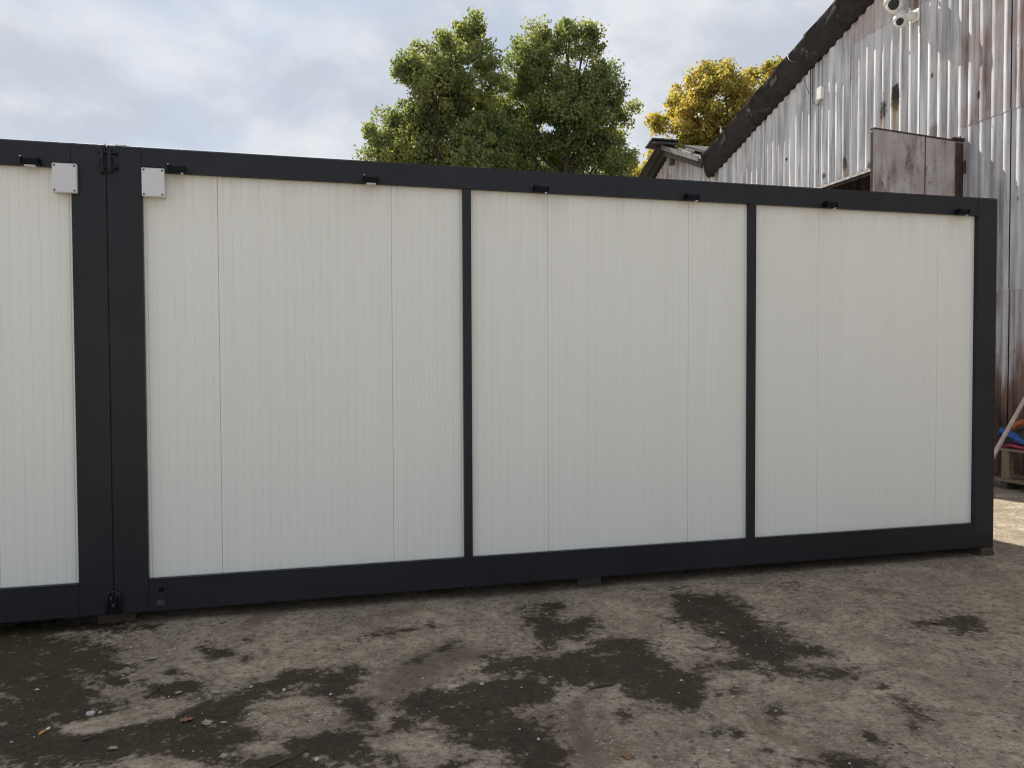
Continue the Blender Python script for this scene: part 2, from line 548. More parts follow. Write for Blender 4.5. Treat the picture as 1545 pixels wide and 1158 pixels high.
# ------------------------------------------------------------------ the ground
STAINS = [(3.44, -0.535, 29.78, -0.5, 13.57, 1.0),
 (3.248, -0.574, 112.13, -52.36, 48.71, 1.0),
 (3.34, -0.965, 36.89, -1.85, 10.16, 1.0),
 (3.35, -1.175, 39.63, -15.17, 46.61, 1.0),
 (3.511, -1.296, 144.96, 55.22, 163.63, 1.0),
 (3.299, -1.514, 26.2, 9.45, 95.55, 0.62),
 (3.112, -1.397, 87.06, -0.37, 194.93, 0.75),
 (3.536, -1.635, 91.5, 6.65, 287.87, 0.55),
 (2.601, -1.384, 56.01, -9.21, 19.77, 1.0),
 (2.64, -1.629, 127.35, -25.14, 52.75, 1.0),
 (2.675, -1.032, 195.45, -34.17, 199.21, 0.8),
 (2.88, -1.385, 257.92, -107.42, 170.81, 0.6),
 (2.754, -1.527, 239.71, -59.57, 272.85, 0.6),
 (2.882, -1.644, 162.88, 24.57, 430.01, 0.65),
 (2.954, -1.875, 453.92, -256.82, 311.21, 0.65),
 (2.612, -1.973, 301.96, 90.41, 913.31, 0.75),
 (2.712, -1.999, 725.32, -239.03, 856.39, 0.75),
 (2.757, -2.159, 803.89, -202.32, 1322.05, 0.75),
 (2.973, -2.337, 80.9, 7.3, 259.72, 1.0),
 (2.804, -2.253, 523.7, -4.18, 1343.91, 0.75),
 (4.613, -1.186, 39.96, -29.34, 66.64, 0.8),
 (4.494, -1.107, 62.69, 10.01, 244.35, 0.75),
 (4.102, -0.313, 88.03, -46.53, 80.69, 0.4),
 (3.534, -1.978, 498.17, -107.33, 135.23, 0.75),
 (3.578, -1.786, 851.29, -479.25, 1285.8, 0.8),
 (3.197, -2.185, 782.14, -79.68, 189.93, 0.75),
 (3.409, -2.162, 1031.52, -773.18, 1265.01, 0.65),
 (2.474, -0.259, 109.15, 11.69, 164.46, 1.0),
 (2.358, -0.541, 122.84, 22.37, 28.04, 1.0),
 (2.482, -0.689, 57.23, 4.02, 86.74, 1.0),
 (2.599, -0.583, 337.62, -38.32, 327.66, 0.9),
 (2.285, -0.818, 867.43, 95.59, 101.52, 1.0),
 (2.592, -1.001, 79.75, -0.88, 116.58, 1.0),
 (2.646, -1.082, 397.96, -117.51, 245.21, 0.9),
 (2.205, -0.964, 440.86, -1.43, 482.85, 0.8),
 (2.221, -1.149, 27.52, 11.17, 70.54, 1.0),
 (1.946, -1.075, 161.41, -18.69, 76.91, 1.0),
 (2.364, -1.062, 189.88, 30.33, 348.2, 1.0),
 (2.453, -1.296, 43.33, 4.93, 80.6, 1.0),
 (2.615, -1.443, 65.76, -15.3, 63.84, 1.0),
 (2.568, -1.242, 58.85, 24.57, 173.94, 0.85),
 (2.254, -1.378, 351.41, -45.24, 304.03, 0.9),
 (1.993, -1.361, 68.72, 23.83, 151.78, 0.95),
 (2.088, -1.431, 385.32, -6.39, 415.99, 1.0),
 (1.867, -1.443, 45.06, 5.24, 58.59, 1.0),
 (1.687, -1.395, 44.76, 14.08, 80.53, 1.0),
 (1.531, -1.402, 145.74, 29.23, 179.48, 1.0),
 (1.629, -1.559, 100.74, 13.58, 113.89, 1.0),
 (1.858, -1.683, 80.5, 13.68, 124.55, 1.0),
 (1.838, -1.834, 62.25, 29.21, 63.29, 1.0),
 (1.93, -1.95, 421.72, 126.15, 205.96, 1.0),
 (1.858, -2.016, 175.49, 47.78, 354.51, 1.0),
 (1.695, -1.796, 386.04, 32.9, 420.17, 0.85),
 (1.764, -0.777, 101.99, -60.46, 244.55, 0.6),
 (1.574, -0.913, 130.49, -75.18, 172.89, 0.5),
 (1.569, -0.476, 39.93, -83.6, 557.42, 0.8),
 (1.245, -0.971, 226.03, 38.44, 179.71, 0.85),
 (1.218, -1.1, 355.18, 31.34, 168.28, 1.0),
 (1.248, -1.346, 186.16, 39.51, 181.38, 0.95),
 (1.312, -1.475, 510.96, 151.58, 695.59, 1.0),
 (1.25, -1.604, 164.66, 71.38, 298.28, 1.0),
 (1.424, -1.567, 239.81, 179.07, 749.71, 0.85),
 (1.602, -1.743, 1053.59, 60.42, 908.32, 0.9),
 (1.365, -1.799, 742.89, 50.85, 461.32, 0.9),
 (1.266, -1.773, 244.6, 66.57, 304.94, 0.85),
 (1.171, -1.656, 279.5, 25.47, 127.87, 1.0),
 (1.587, -1.944, 395.78, 163.17, 854.78, 0.9),
 (1.416, -1.942, 216.89, 161.6, 687.33, 0.75),
 (2.329, -1.727, 595.17, -156.2, 400.9, 0.6),
 (-0.299, -0.498, 14.33, 7.85, 14.61, 1.0),
 (-0.022, -0.42, 82.47, 33.76, 56.78, 1.0),
 (-0.019, -0.967, 22.33, 13.44, 30.12, 1.0),
 (-0.049, -1.274, 26.94, 15.42, 30.32, 1.0),
 (0.152, -1.423, 24.03, 18.17, 48.37, 1.0),
 (-0.49, -0.069, 29.74, 21.63, 50.7, 0.85),
 (-0.182, -0.213, 82.54, 53.36, 128.28, 0.7),
 (0.488, -1.513, 27.92, 16.91, 47.68, 1.0),
 (0.459, -1.352, 73.6, 62.93, 197.62, 1.0),
 (0.572, -1.258, 152.31, 53.6, 126.86, 1.0),
 (0.707, -1.268, 86.25, 30.21, 82.47, 1.0),
 (0.731, -1.5, 68.77, 38.58, 121.77, 1.0),
 (0.836, -1.195, 71.51, 49.99, 172.47, 1.0),
 (0.974, -1.003, 66.67, -14.93, 192.71, 1.0),
 (0.857, -1.079, 134.89, 67.06, 224.85, 1.0),
 (1.073, -0.95, 152.54, -36.2, 405.92, 1.0),
 (1.073, -1.188, 178.14, 42.62, 159.22, 0.85),
 (1.173, -1.111, 398.15, 12.74, 88.01, 0.9),
 (0.479, -0.948, 94.26, 4.51, 130.03, 0.95),
 (0.176, -0.844, 138.22, 74.61, 177.55, 0.85),
 (1.031, -1.657, 81.67, 41.55, 152.38, 0.95),
 (0.954, -1.776, 64.42, 66.7, 243.81, 1.0),
 (1.156, -1.723, 194.41, 43.61, 182.62, 0.9),
 (0.41, -0.747, 278.49, 194.29, 584.57, 0.9),
 (0.634, -0.569, 151.97, 76.62, 233.66, 0.85),
 (0.748, -0.673, 1044.32, 211.71, 496.11, 0.8),
 (0.163, -0.604, 193.94, 177.37, 541.12, 0.75),
 (0.176, -0.044, 401.78, 156.24, 325.58, 0.7),
 (0.726, -0.397, 642.34, 150.5, 381.15, 0.8),
 (0.511, -0.45, 712.19, 262.59, 664.91, 0.7),
 (-0.482, 0.134, 21.77, 9.11, 57.0, 0.95),
 (-0.034, 0.048, 54.13, 31.61, 78.13, 0.85),
 (0.19, -1.262, 98.32, -10.32, 468.11, -1.3),
 (0.352, -1.237, 117.82, -8.48, 446.08, -1.2),
 (0.474, -1.648, 147.06, 156.25, 511.26, -1.1),
 (0.89, -1.636, 460.6, 170.2, 547.98, -1.0),
 (0.172, -0.895, 310.96, 198.75, 517.96, -0.7),
 (0.496, -1.172, 290.74, -87.06, 513.55, -0.9),
 (0.96, -1.303, 85.19, 12.01, 113.85, -1.0),
 (1.031, -1.51, 206.63, 157.16, 581.2, -0.8)]
MARKS = [(2.184, -1.604, 1108.05, -356.38, 249.07, 0.7),
 (2.118, -1.752, 852.26, -264.74, 207.09, 0.8),
 (2.103, -1.905, 685.75, -222.97, 170.27, 0.8),
 (2.234, -1.721, 1171.49, -372.84, 418.53, 0.8),
 (1.454, -1.179, 44.37, -19.14, 26.41, 0.5),
 (1.605, -0.974, 39.97, -19.1, 23.99, 0.6),
 (3.973, -1.928, 15.57, -4.84, 27.31, 0.4),
 (3.201, -2.224, 40.18, -18.74, 33.13, 0.3),
 (4.201, -0.563, 4.77, -1.76, 7.89, 0.35),
 (3.323, -0.324, 15.93, 2.46, 37.49, 0.3),
 (0.473, -0.234, 3.9, 0.46, 19.96, 0.25),
 (2.39, -2.113, 43.66, 2.66, 90.12, 0.35),
 (1.818, -0.897, 100.95, 3.26, 83.8, 0.7),
 (3.091, -1.833, 27.89, -11.47, 36.77, 0.25)]
PALE = [(1.884, -1.067, 108.15, 2.89, 98.44, 0.8),
 (1.713, -1.286, 131.42, 25.94, 182.25, 0.9),
 (1.331, -1.221, 485.88, 105.2, 517.04, 1.0),
 (3.538, -1.834, 459.66, -211.33, 831.86, 1.2),
 (1.298, -0.757, 241.55, 35.63, 180.8, 0.6),
 (1.711, -0.221, 79.93, 16.88, 101.35, 0.6),
 (2.106, -0.328, 1738.88, -39.46, 105.16, 0.8),
 (2.125, -1.574, 73.72, -4.7, 74.86, 0.35),
 (1.298, -1.662, 45.55, 11.57, 55.0, 0.3),
 (3.979, -1.612, 5.71, -0.27, 18.82, 0.35),
 (2.584, -2.06, 40.53, 3.46, 96.02, 0.3),
 (0.306, -0.242, 9.16, 1.59, 25.54, 0.2)]
MOSS = [(-0.273, -0.334, 10.51, 8.09, 20.67, 1.0),
 (-0.355, -0.064, 14.6, 13.16, 36.34, 1.0),
 (-0.036, -0.302, 67.45, 30.12, 57.12, 0.8),
 (0.531, -1.567, 63.55, 57.64, 185.81, 0.7),
 (0.95, -1.73, 62.91, 54.63, 197.92, 0.7),
 (-0.064, -0.847, 21.14, 20.15, 58.18, 0.5),
 (3.22, -0.922, 77.07, -6.43, 22.05, 0.2)]
TREE_A = ((5.0, 20.07), [(1.95, -0.41, 9.21, 0.64),
 (1.29, 0.48, 9.75, 0.68),
 (1.29, -0.05, 12.32, 0.3),
 (1.06, 0.1, 12.1, 0.32),
 (-0.95, 0.46, 10.96, 0.43),
 (0.19, 0.27, 10.18, 0.77),
 (0.27, 0.1, 9.22, 0.86),
 (-0.48, 0.87, 8.69, 0.86),
 (0.62, 0.45, 9.97, 0.73),
 (-0.72, 1.11, 9.44, 0.73),
 (-1.11, 1.25, 8.8, 0.77),
 (1.11, -0.84, 8.04, 1.11),
 (1.84, -0.49, 8.25, 0.81),
 (-0.99, -0.17, 8.16, 0.77),
 (1.68, -0.38, 8.36, 0.73),
 (1.6, 0.26, 7.57, 0.86),
 (1.13, 0.21, 12.02, 0.51),
 (0.66, 0.42, 11.55, 0.81),
 (-0.17, 0.58, 11.12, 0.94),
 (-0.75, 0.27, 10.57, 0.64),
 (-0.94, 0.19, 11.04, 0.38),
 (1.2, -0.64, 10.5, 1.03),
 (0.0, -0.14, 9.97, 1.11),
 (-1.41, 0.93, 8.99, 0.77),
 (-1.86, 0.67, 8.31, 0.51),
 (-0.87, 1.04, 8.48, 1.11),
 (0.58, 0.55, 8.79, 1.24),
 (1.6, -0.07, 11.03, 0.34),
 (1.75, -0.37, 9.64, 0.56),
 (-0.34, 1.0, 7.19, 1.67),
 (-1.74, 1.36, 7.41, 0.9),
 (1.37, -0.77, 7.19, 1.24),
 (-0.35, 0.94, 5.7, 1.54),
 (-1.39, 1.24, 6.13, 1.07),
 (0.67, 0.7, 5.48, 1.28),
 (0.17, -0.44, 3.98, 1.28)])
TREE_B = ((9.35, 19.98), [(-2.19, 1.55, 10.08, 0.58),
 (-1.57, 0.54, 11.14, 0.53),
 (-2.1, 1.82, 7.81, 0.8),
 (-0.74, 0.56, 12.61, 0.33),
 (0.16, 0.4, 12.6, 0.31),
 (0.82, -0.04, 12.51, 0.31),
 (-0.05, -0.38, 9.63, 1.16),
 (0.6, -0.51, 10.29, 0.93),
 (-0.69, 0.62, 10.74, 0.89),
 (0.16, 0.69, 8.85, 1.11),
 (-1.91, 0.54, 9.19, 0.76),
 (-1.88, -0.02, 8.19, 0.8),
 (0.92, 0.85, 8.4, 1.02),
 (-0.86, 0.95, 12.03, 0.84),
 (0.16, 0.16, 12.16, 0.67),
 (0.75, 0.12, 12.16, 0.49),
 (-1.15, 0.1, 11.23, 0.84),
 (0.73, -0.17, 11.18, 0.93),
 (-0.4, 0.66, 10.52, 1.25),
 (-1.71, 0.8, 10.3, 0.67),
 (1.41, -0.23, 10.51, 0.67),
 (1.15, 0.03, 9.58, 1.02),
 (-0.12, 0.64, 9.18, 1.38),
 (-1.47, 0.73, 8.85, 1.02),
 (2.01, -0.18, 9.79, 0.53),
 (1.99, 0.62, 9.02, 0.49),
 (1.72, 0.3, 8.55, 0.76),
 (-0.75, 1.41, 7.4, 1.73),
 (1.25, -0.1, 7.62, 1.29),
 (-1.46, -0.15, 7.19, 1.02),
 (-0.24, 0.88, 5.85, 1.73),
 (-0.72, -1.2, 5.18, 1.11),
 (0.72, 1.02, 5.4, 1.33),
 (-0.27, 0.87, 4.07, 1.33)])
TREE_C = ((16.96, 22.15), [(-0.42, 0.42, 12.45, 0.77),
 (-1.14, 0.69, 12.27, 0.72),
 (-0.64, 0.49, 11.24, 1.41),
 (-1.65, -0.11, 10.73, 0.97),
 (-2.49, 1.35, 10.74, 0.51),
 (-1.67, 1.38, 11.63, 0.72),
 (0.75, -0.41, 11.24, 1.13),
 (1.05, 0.3, 12.26, 0.82),
 (1.77, 0.04, 12.69, 0.62),
 (2.26, 0.08, 11.87, 1.28),
 (0.58, -0.7, 10.08, 1.54),
 (-1.47, 0.9, 9.71, 1.28),
 (-1.93, 0.87, 9.07, 1.28),
 (1.44, 0.44, 9.82, 1.8),
 (0.13, -0.95, 7.78, 2.05),
 (1.44, -0.67, 7.0, 1.8),
 (-1.37, 1.24, 7.01, 1.54),
 (-0.31, 0.61, 5.21, 1.54)])
TREE_D = ((14.85, 26.82), [(0.42, -0.81, 9.85, 0.7),
 (-0.51, 1.4, 10.09, 0.49),
 (0.39, 0.95, 9.74, 0.58),
 (-0.16, -0.82, 9.51, 0.58),
 (0.35, -0.83, 8.63, 1.16),
 (-0.82, 1.62, 7.76, 1.02),
 (0.67, -0.09, 7.47, 1.02),
 (0.39, -1.12, 6.31, 1.16)])



def grid_axis(lo, hi, step, far):
    a = list(np.arange(lo, hi + 1e-6, step))
    s, x = step, lo
    left = []
    while x > -far:
        s *= 1.35
        x -= s
        left.append(x)
    s, x = step, a[-1]
    right = []
    while x < far:
        s *= 1.35
        x += s
        right.append(x)
    return np.array(left[::-1] + a + right)


gx = grid_axis(-2.5, 8.5, .035, 400)
gy = grid_axis(-3.2, 2.6, .035, 400)
GX, GY = np.meshgrid(gx, gy)


def field(items):
    keep = np.ones_like(GX)
    neg = np.zeros_like(GX)
    for (x, y, a, b, c, amp) in items:
        dx, dy = GX - x, GY - y
        g = np.exp(-.693 * np.maximum(a * dx * dx + 2 * b * dx * dy + c * dy * dy, 0) ** .95)
        if amp > 0:
            keep *= 1 - np.clip(amp * g, 0, 1)
        else:
            neg += amp * g
    return 1 - keep + neg


def ground_height(x, y):
    return .006 * np.sin(1.9 * x + .7 * y) * np.cos(1.3 * y - .4 * x) + .004 * np.sin(4.3 * x - 2.1 * y + 1) - .004


GZ = ground_height(GX, GY) * np.exp(-((GX / 40) ** 2 + (GY / 40) ** 2))
nv, nu = GX.shape
me = bpy.data.meshes.new('ground')
V = np.stack([GX, GY, GZ], -1).reshape(-1, 3).astype(np.float32)
ii = np.arange(nv * nu).reshape(nv, nu)
Q = np.stack([ii[:-1, :-1], ii[:-1, 1:], ii[1:, 1:], ii[1:, :-1]], -1).reshape(-1, 4)
me.vertices.add(len(V))
me.vertices.foreach_set('co', V.ravel())
me.loops.add(Q.size)
me.loops.foreach_set('vertex_index', Q.ravel())
me.polygons.add(len(Q))
me.polygons.foreach_set('loop_start', np.arange(0, Q.size, 4))
me.polygons.foreach_set('use_smooth', np.ones(len(Q), bool))
me.update()
for nm, it in (('stain', STAINS), ('mark', MARKS), ('pale', PALE), ('moss', MOSS)):
    at = me.attributes.new(nm, 'FLOAT', 'POINT')
    at.data.foreach_set('value', field(it).astype(np.float32).ravel())
tag(link_mesh('ground', me, M['ground']), kind='structure', label='stained grey concrete yard with dark damp patches')

# ------------------------------------------------------------------ the containers
H, ZB = 2.6805, .07
BEAM_LO, SILL = 2.545, .25
DEP, RECESS = 2.42, .035
EDGES = [.06, .569, 1.561, 2.553, 3.541, 4.544, 5.557, 5.995]


def panel_mb(x0, x1, y, z0, z1, t, sgn=1):
    """sandwich panel with fine V grooves on its outer face"""
    mb = MB()
    g, pitch, d = .0046, .0495, .0024
    xs, ys = [x0], [y + .0025 * sgn]
    xs.append(x0 + .003)
    ys.append(y)
    x = x0 + .03
    while x < x1 - .02:
        xs += [x - g, x, x + g]
        ys += [y, y + d * sgn, y]
        x += pitch
    xs += [x1 - .003, x1]
    ys += [y, y + .0025 * sgn]
    mb.strip([(a, b, z0) for a, b in zip(xs, ys)], [(a, b, z1) for a, b in zip(xs, ys)])
    bx0, bx1 = x0, x1
    yb = y + t * sgn
    mb.strip([(bx0, y + .0025 * sgn, z0), (bx0, yb, z0), (bx1, yb, z0), (bx1, y + .0025 * sgn, z0)],
             [(bx0, y + .0025 * sgn, z1), (bx0, yb, z1), (bx1, yb, z1), (bx1, y + .0025 * sgn, z1)])
    return mb


def container(loc_x, mirror, label):
    root = thing('site_container', label, 'container', (loc_x, 0, ZB), 'dark framed site containers joined end to end')
    L = 6.055

    def X(a, b):
        return (loc_x + a, loc_x + b) if not mirror else (loc_x - b, loc_x - a)
    F, fr = M['frame'], 'corner_post'
    # corner posts run the full height
    for (a, b) in ((.0, .176), (L - .176, L)):
        for (y0, y1) in ((0, .176), (DEP - .176, DEP)):
            MB().box(*X(a, b), y0, y1, ZB, H, .007).build('corner_post', F, root)
    for (y0, y1, s) in ((.0016, .15, 1), (DEP - .15, DEP - .0016, -1)):
        MB().box(*X(.1762, L - .1762), y0, y1, BEAM_LO, H - .002, .002).build('top_beam', F, root)
        MB().box(*X(.1762, L - .1762), y0, y1, ZB + .001, SILL, .003).build('bottom_beam', F, root)
    for (a, b) in ((.014, .15), (L - .15, L - .014)):
        MB().box(*X(a, b), .18, DEP - .18, BEAM_LO, H - .003, .004).build('top_beam', F, root)
        MB().box(*X(a, b), .18, DEP - .18, ZB + .001, SILL, .004).build('bottom_beam', F, root)
    for (a, b) in ((1.997, 2.049), (3.978, 4.034)):
        MB().box(*X(a, b), .004, .034, SILL + .001, BEAM_LO - .001, .003).build('mid_post', F, root)
    # front and back wall panels, each a piece of its own
    zs = (SILL - .03, BEAM_LO + .03)
    for i, (a, b) in enumerate(zip(EDGES, EDGES[1:])):
        panel_mb(*X(a + .0006, b - .0006), RECESS + .0006 * (i % 2), SILL - .03, BEAM_LO + .03, .06).build('wall_panel', M['panel'], root)
        panel_mb(*X(a + .0006, b - .0006), DEP - RECESS, SILL - .03, BEAM_LO + .03, .06, -1).build('wall_panel', M['panel'], root)
    for a in (.02, L - .02):
        x = X(a, a)[0]
        for k in range(2):
            y0 = .178 + k * 1.033
            MB().box(x - .012, x + .012, y0 + .0013, y0 + 1.031, SILL - .02, BEAM_LO + .02).build('end_panel', M['panel'], root)
    MB().box(*X(.16, L - .16), .155, DEP - .155, H - .06, H - .02).build('roof_sheet', M['frame'], root)
    MB().box(*X(.16, L - .16), .155, DEP - .155, ZB + .03, ZB + .06).build('floor_sheet', M['black'], root)
    # a thin cover lip along the bottom of the panels
    MB().box(*X(.18, L - .18), -.0035, .030, SILL + .002, SILL + .007).build('sill_lip', F, root)
    # awning brackets under the top beam
    for k, a in enumerate((.325, 1.40, 2.457, 3.50, 4.56, 5.68)):
        x0, x1 = X(a, a + .076)
        mb = MB()
        mb.box(x0 - .008, x0, -.046, .0008, 2.541, 2.582, .001)       # cheek plate
        mb.box(x1, x1 + .005, -.044, .0008, 2.542, 2.580, .001)
        mb.box(x0 + .0005, x1 - .0005, -.038, -.034, 2.542, 2.575)      # front plate
        mb.box(x0 + .0005, x1 - .0005, -.033, .0008, 2.570, 2.575)      # top plate
        br = mb.build('bracket', M['black'], root)
        if (k == 1) != mirror or mirror and k == 0:
            MB().box(x0 + .010, x1 - .012, -.0375, -.006, 2.5345, 2.5402, .001).build('pale_strip', M['pale'], br)
        else:
            MB().box(x1 - .016, x1 - .004, -.0375, -.012, 2.5350, 2.5402, .001).build('pale_strip', M['pale'], br)
        if k in (0, 1):
            MB().tube([(x0 - .004, -.050, 2.583), (x0 - .004, -.042, 2.583)], .0035, 6).build('bolt', M['pale'], br)
    return root


c1 = container(0.0022, False, 'whole dark grey framed container with cream ribbed wall panels in the middle')
c2 = container(-.0022, True, 'dark grey framed container cut off by the left edge of the photo')
# lifting hole and a scuffed plate on the bottom rail beside the joint
MB().lathe([(.014, 0), (.014, .004), (.009, .006), (.009, .008)], (.245, .001, .195), (0, -1, 0), 12).build('lifting_hole', M['black'], c1)
MB().box(.222, .262, -.0012, .0012, .105, .135).build('data_plate', M['screw'], c1)


def junction_box(x0, x1, z0, z1, label):
    r = thing('junction_box', label, 'junction box', ((x0 + x1) / 2, 0, z0), 'grey junction boxes by the container joint')
    MB().box(x0 + .002, x1 - .002, -.016, .034, z0 + .002, z1 - .002, .004).build('box_body', M['box'], r)
    MB().box(x0, x1, -.032, -.0165, z0, z1, .006).build('lid', M['box'], r)
    for sx in (x0 + .012, x1 - .012):
        for sz in (z0 + .012, z1 - .012):
            MB().lathe([(.0052, 0), (.0052, .003), (.003, .0035)], (sx, -.0315, sz), (0, -1, 0), 10).build('screw', M['screw'], r)
    return r


junction_box(.183, .302, 2.402, 2.560, 'light grey junction box right of the container joint, on the middle container')
junction_box(-.262, -.140, 2.402, 2.560, 'light grey junction box left of the container joint, on the cut-off container')

# clamps that tie the two containers together
ct = thing('joining_clamp', 'small black bolted clamp at the top of the container joint', 'clamp', (0, 0, 2.5), 'clamps on the container joint')
MB().box(-.030, -.010, -.018, .0008, 2.52, 2.665, .002).build('clamp_plate', M['frame'], ct)
MB().box(.010, .030, -.018, .0008, 2.53, 2.655, .002).build('clamp_plate', M['frame'], ct)
for z in (2.555, 2.635):
    MB().tube([(-.042, -.012, z), (.058, -.012, z)], .005, 8).build('bolt', M['frame'], ct)
    MB().lathe([(.012, 0), (.012, .012)], (.046, -.012, z), (1, 0, 0), 6).build('nut', M['frame'], ct)
MB().tube([(-.022, -.02, 2.60), (-.03, -.035, 2.56), (-.018, -.03, 2.52), (.02, -.03, 2.515), (.045, -.03, 2.55), (.052, -.03, 2.60), (.03, -.02, 2.62)], .0025, 6).build('wire_tie', M['frame'], ct)
MB().tube([(-.012, .03, 2.66), (-.012, .025, 2.684), (-.011, .025, 2.690)], .005, 6).build('bolt', M['frame'], ct)
MB().box(.04, .10, .02, .06, 2.6815, 2.689, .002).build('top_plate', M['frame'], ct)
cb = thing('joining_clamp', 'horseshoe shaped black clamp at the foot of the container joint', 'clamp', (0, 0, .07), 'clamps on the container joint')
arch = [(-.034, -.012, .078), (-.034, -.012, .165), (-.029, -.012, .187), (-.016, -.012, .20), (.0, -.012, .205), (.016, -.012, .20), (.029, -.012, .187), (.034, -.012, .165), (.034, -.012, .078)]
MB().tube(arch, .007, 8).build('clamp_arch', M['frame'], cb)
MB().box(-.022, .022, -.014, .0008, .085, .165, .003).build('clamp_plate', M['black'], cb)
MB().tube([(.0, -.024, .13), (.0, .0, .13)], .008, 8).build('bolt', M['screw'], cb)
MB().tube([(-.013, -.020, .175), (-.013, -.012, .15)], .005, 8).build('pin', M['screw'], cb)
# a rubber-dark seal strip in the gap between the two posts
MB().box(-.0018, .0018, .007, .04, .09, 2.66).build('gap_seal', M['frame'], c1)

# packing under the containers
tb = thing('packing_block', 'two stacked brown boards under the right end of the middle container', 'packing block', (6.03, .06, 0), 'packing under the containers')
MB().box(5.945, 6.066, .000, .30, -.01, .034, .003).build('board', M['darkwood'], tb)
MB().box(5.950, 6.060, .004, .30, .035, .0685, .003).build('board', M['darkwood'], tb)
tag(MB().box(2.78, 2.945, .11, .34, -.01, .0685, .004).build('packing_block', M['greywood'], loc=(2.86, .17, 0)),
    'grey flat packing block under the middle of the long bottom beam', 'packing block', 'packing under the containers')
tag(MB().box(-.11, .09, .10, .30, -.01, .0685, .008).build('packing_block', M['darkwood'], loc=(0, .1, 0)),
    'dirty grey packing block under the joint of the two containers', 'packing block', 'packing under the containers')

# ------------------------------------------------------------------ the corrugated barn
XW, SL = 9.4, .308


def zr(y):
    return 5.53 + SL * (9.95 - y) if y > 1 else 5.53 + SL * (8.95) - SL * (1 - y)


def wave(s, pitch, depth):
    v = math.sin(2 * math.pi * s / pitch)
    return -depth * .5 * (1 + math.tanh(1.25 * v) / math.tanh(1.25))


def wall_sheet(name, y0, y1, zb, ztop, x, parent, mat, pitch=.1775, depth=.031, per=8, tint=(.3, .1)):
    n = max(3, int(round((y1 - y0) / pitch * per)))
    lo, hi = [], []
    ph = .03
    jig = random.uniform(-.012, .012)
    for i in range(n + 1):
        y = y0 + (y1 - y0) * i / n
        px = x + wave(y + ph, pitch, depth)
        zt = ztop(y) if callable(ztop) else ztop
        lo.append((px, y, zb + jig * .4))
        hi.append((px, y, max(zt, zb + .01)))
    o = MB().strip(lo, hi, True).build(name, mat, parent, fix=False)
    o.color = (tint[0], tint[1], 0, 1)
    return o


barn = thing('corrugated_barn', 'tall weathered corrugated metal barn with a rusty open door at the right', 'barn', (XW, 1, 0))
top = lambda y: zr(y) - .03
ye = [9.975, 8.968, 8.301, 7.588, 6.902, 6.705, 5.893, 5.172, 4.442, 3.715]
y = 3.715
while y > -7.6:
    y -= .74
    ye.append(y)
rr = random.Random(3)
for i, (ya, yb) in enumerate(zip(ye, ye[1:])):
    if yb >= 6.7:
        rows = [(.02, 2.34), (2.30, None)]
    elif yb >= 5.8:
        rows = [(4.42, None)]
    elif yb >= 3.7:
        rows = [(4.42, 6.50), (6.46, None)]
    else:
        rows = [(.02, 2.36), (2.33, 4.55), (4.52, 6.62), (6.58, None)]
    for k, (zb, zt) in enumerate(rows):
        zt_f = top if zt is None else (lambda yy, q=zt: min(q, top(yy)))
        if zb > top(yb) - .1:
            continue
        rust = rr.uniform(.18, .38)
        pink = rr.uniform(.0, .12)
        if zt is None and 3.7 < yb < 5.8:
            rust, pink = .46, .6
        if yb < 3.7:
            rust = (.52, .42, .57, .53)[k] + rr.uniform(-.06, .06)
            pink = (.3, .15, .5, .45)[k]
        gap = .006 if i % 3 else .010
        wall_sheet('corrugated_sheet', yb + gap, ya + .002, zb, zt_f, XW - .007 * (k + 1) - .004 * (i % 2), barn, M['barn'], tint=(rust, pink))
# light flashing over the doorway
lo, hi = [], []
for i in range(142):
    y = 3.73 + 3.12 * i / 141
    hi.append((XW - .012 + wave(y + .03, .1775, .027), y, 4.425))
    lo.append((XW - .066 + .45 * wave(y + .12, .1775, .027), y, 4.352))
MB().strip(lo, hi, True).build('lintel_flashing', M['light_metal'], barn, fix=False)
MB().box(XW - .02, XW + .03, 3.73, 6.85, 4.33, 4.345).build('lintel_bar', M['purlin'], barn)
for y in (6.89, 3.70):
    MB().box(XW + .02, XW + .16, y - .06, y + .06, 0, 4.40, .004).build('door_jamb', M['purlin'], barn)
# dark lining, the other walls and the floor close the building
MB().box(XW + .04, XW + .06, 6.95, 9.97, 0, 5.5).build('lining', M['purlin'], barn)
mbl = MB()
for (ya, yb, z0) in ((3.64, 6.95, 4.45), (1.0, 3.63, 0), (-7.7, .99, 0)):
    z_a, z_b = zr(ya) - .08, zr(yb) - .08
    vs = [(XW + .05, ya, z0), (XW + .05, yb, z0), (XW + .05, yb, z_b), (XW + .05, ya, z_a)]
    if yb > 6.9 and ya < 3.7:
        pass
    a = [mbl.bm.verts.new(v) for v in vs]
    b2 = [mbl.bm.verts.new((v[0] + .02, v[1], v[2])) for v in vs]
    mbl.bm.faces.new(a)
    mbl.bm.faces.new(b2[::-1])
    for q in range(4):
        mbl.bm.faces.new((a[q], b2[q], b2[(q + 1) % 4], a[(q + 1) % 4]))
mbl.build('lining', M['purlin'], barn)
MB().box(XW + .05, 22, 9.90, 9.96, 0, 5.75).build('side_wall', M['barn'], barn)
MB().box(XW + .05, 22, -7.76, -7.70, 0, 5.75).build('side_wall', M['barn'], barn)
MB().box(21.94, 22, -7.69, 9.89, 0, 5.75).build('back_wall', M['barn'], barn)
MB().box(XW + .0, 21.9, -7.6, 9.85, .012, .02).build('barn_floor', M['concrete_in'], barn)


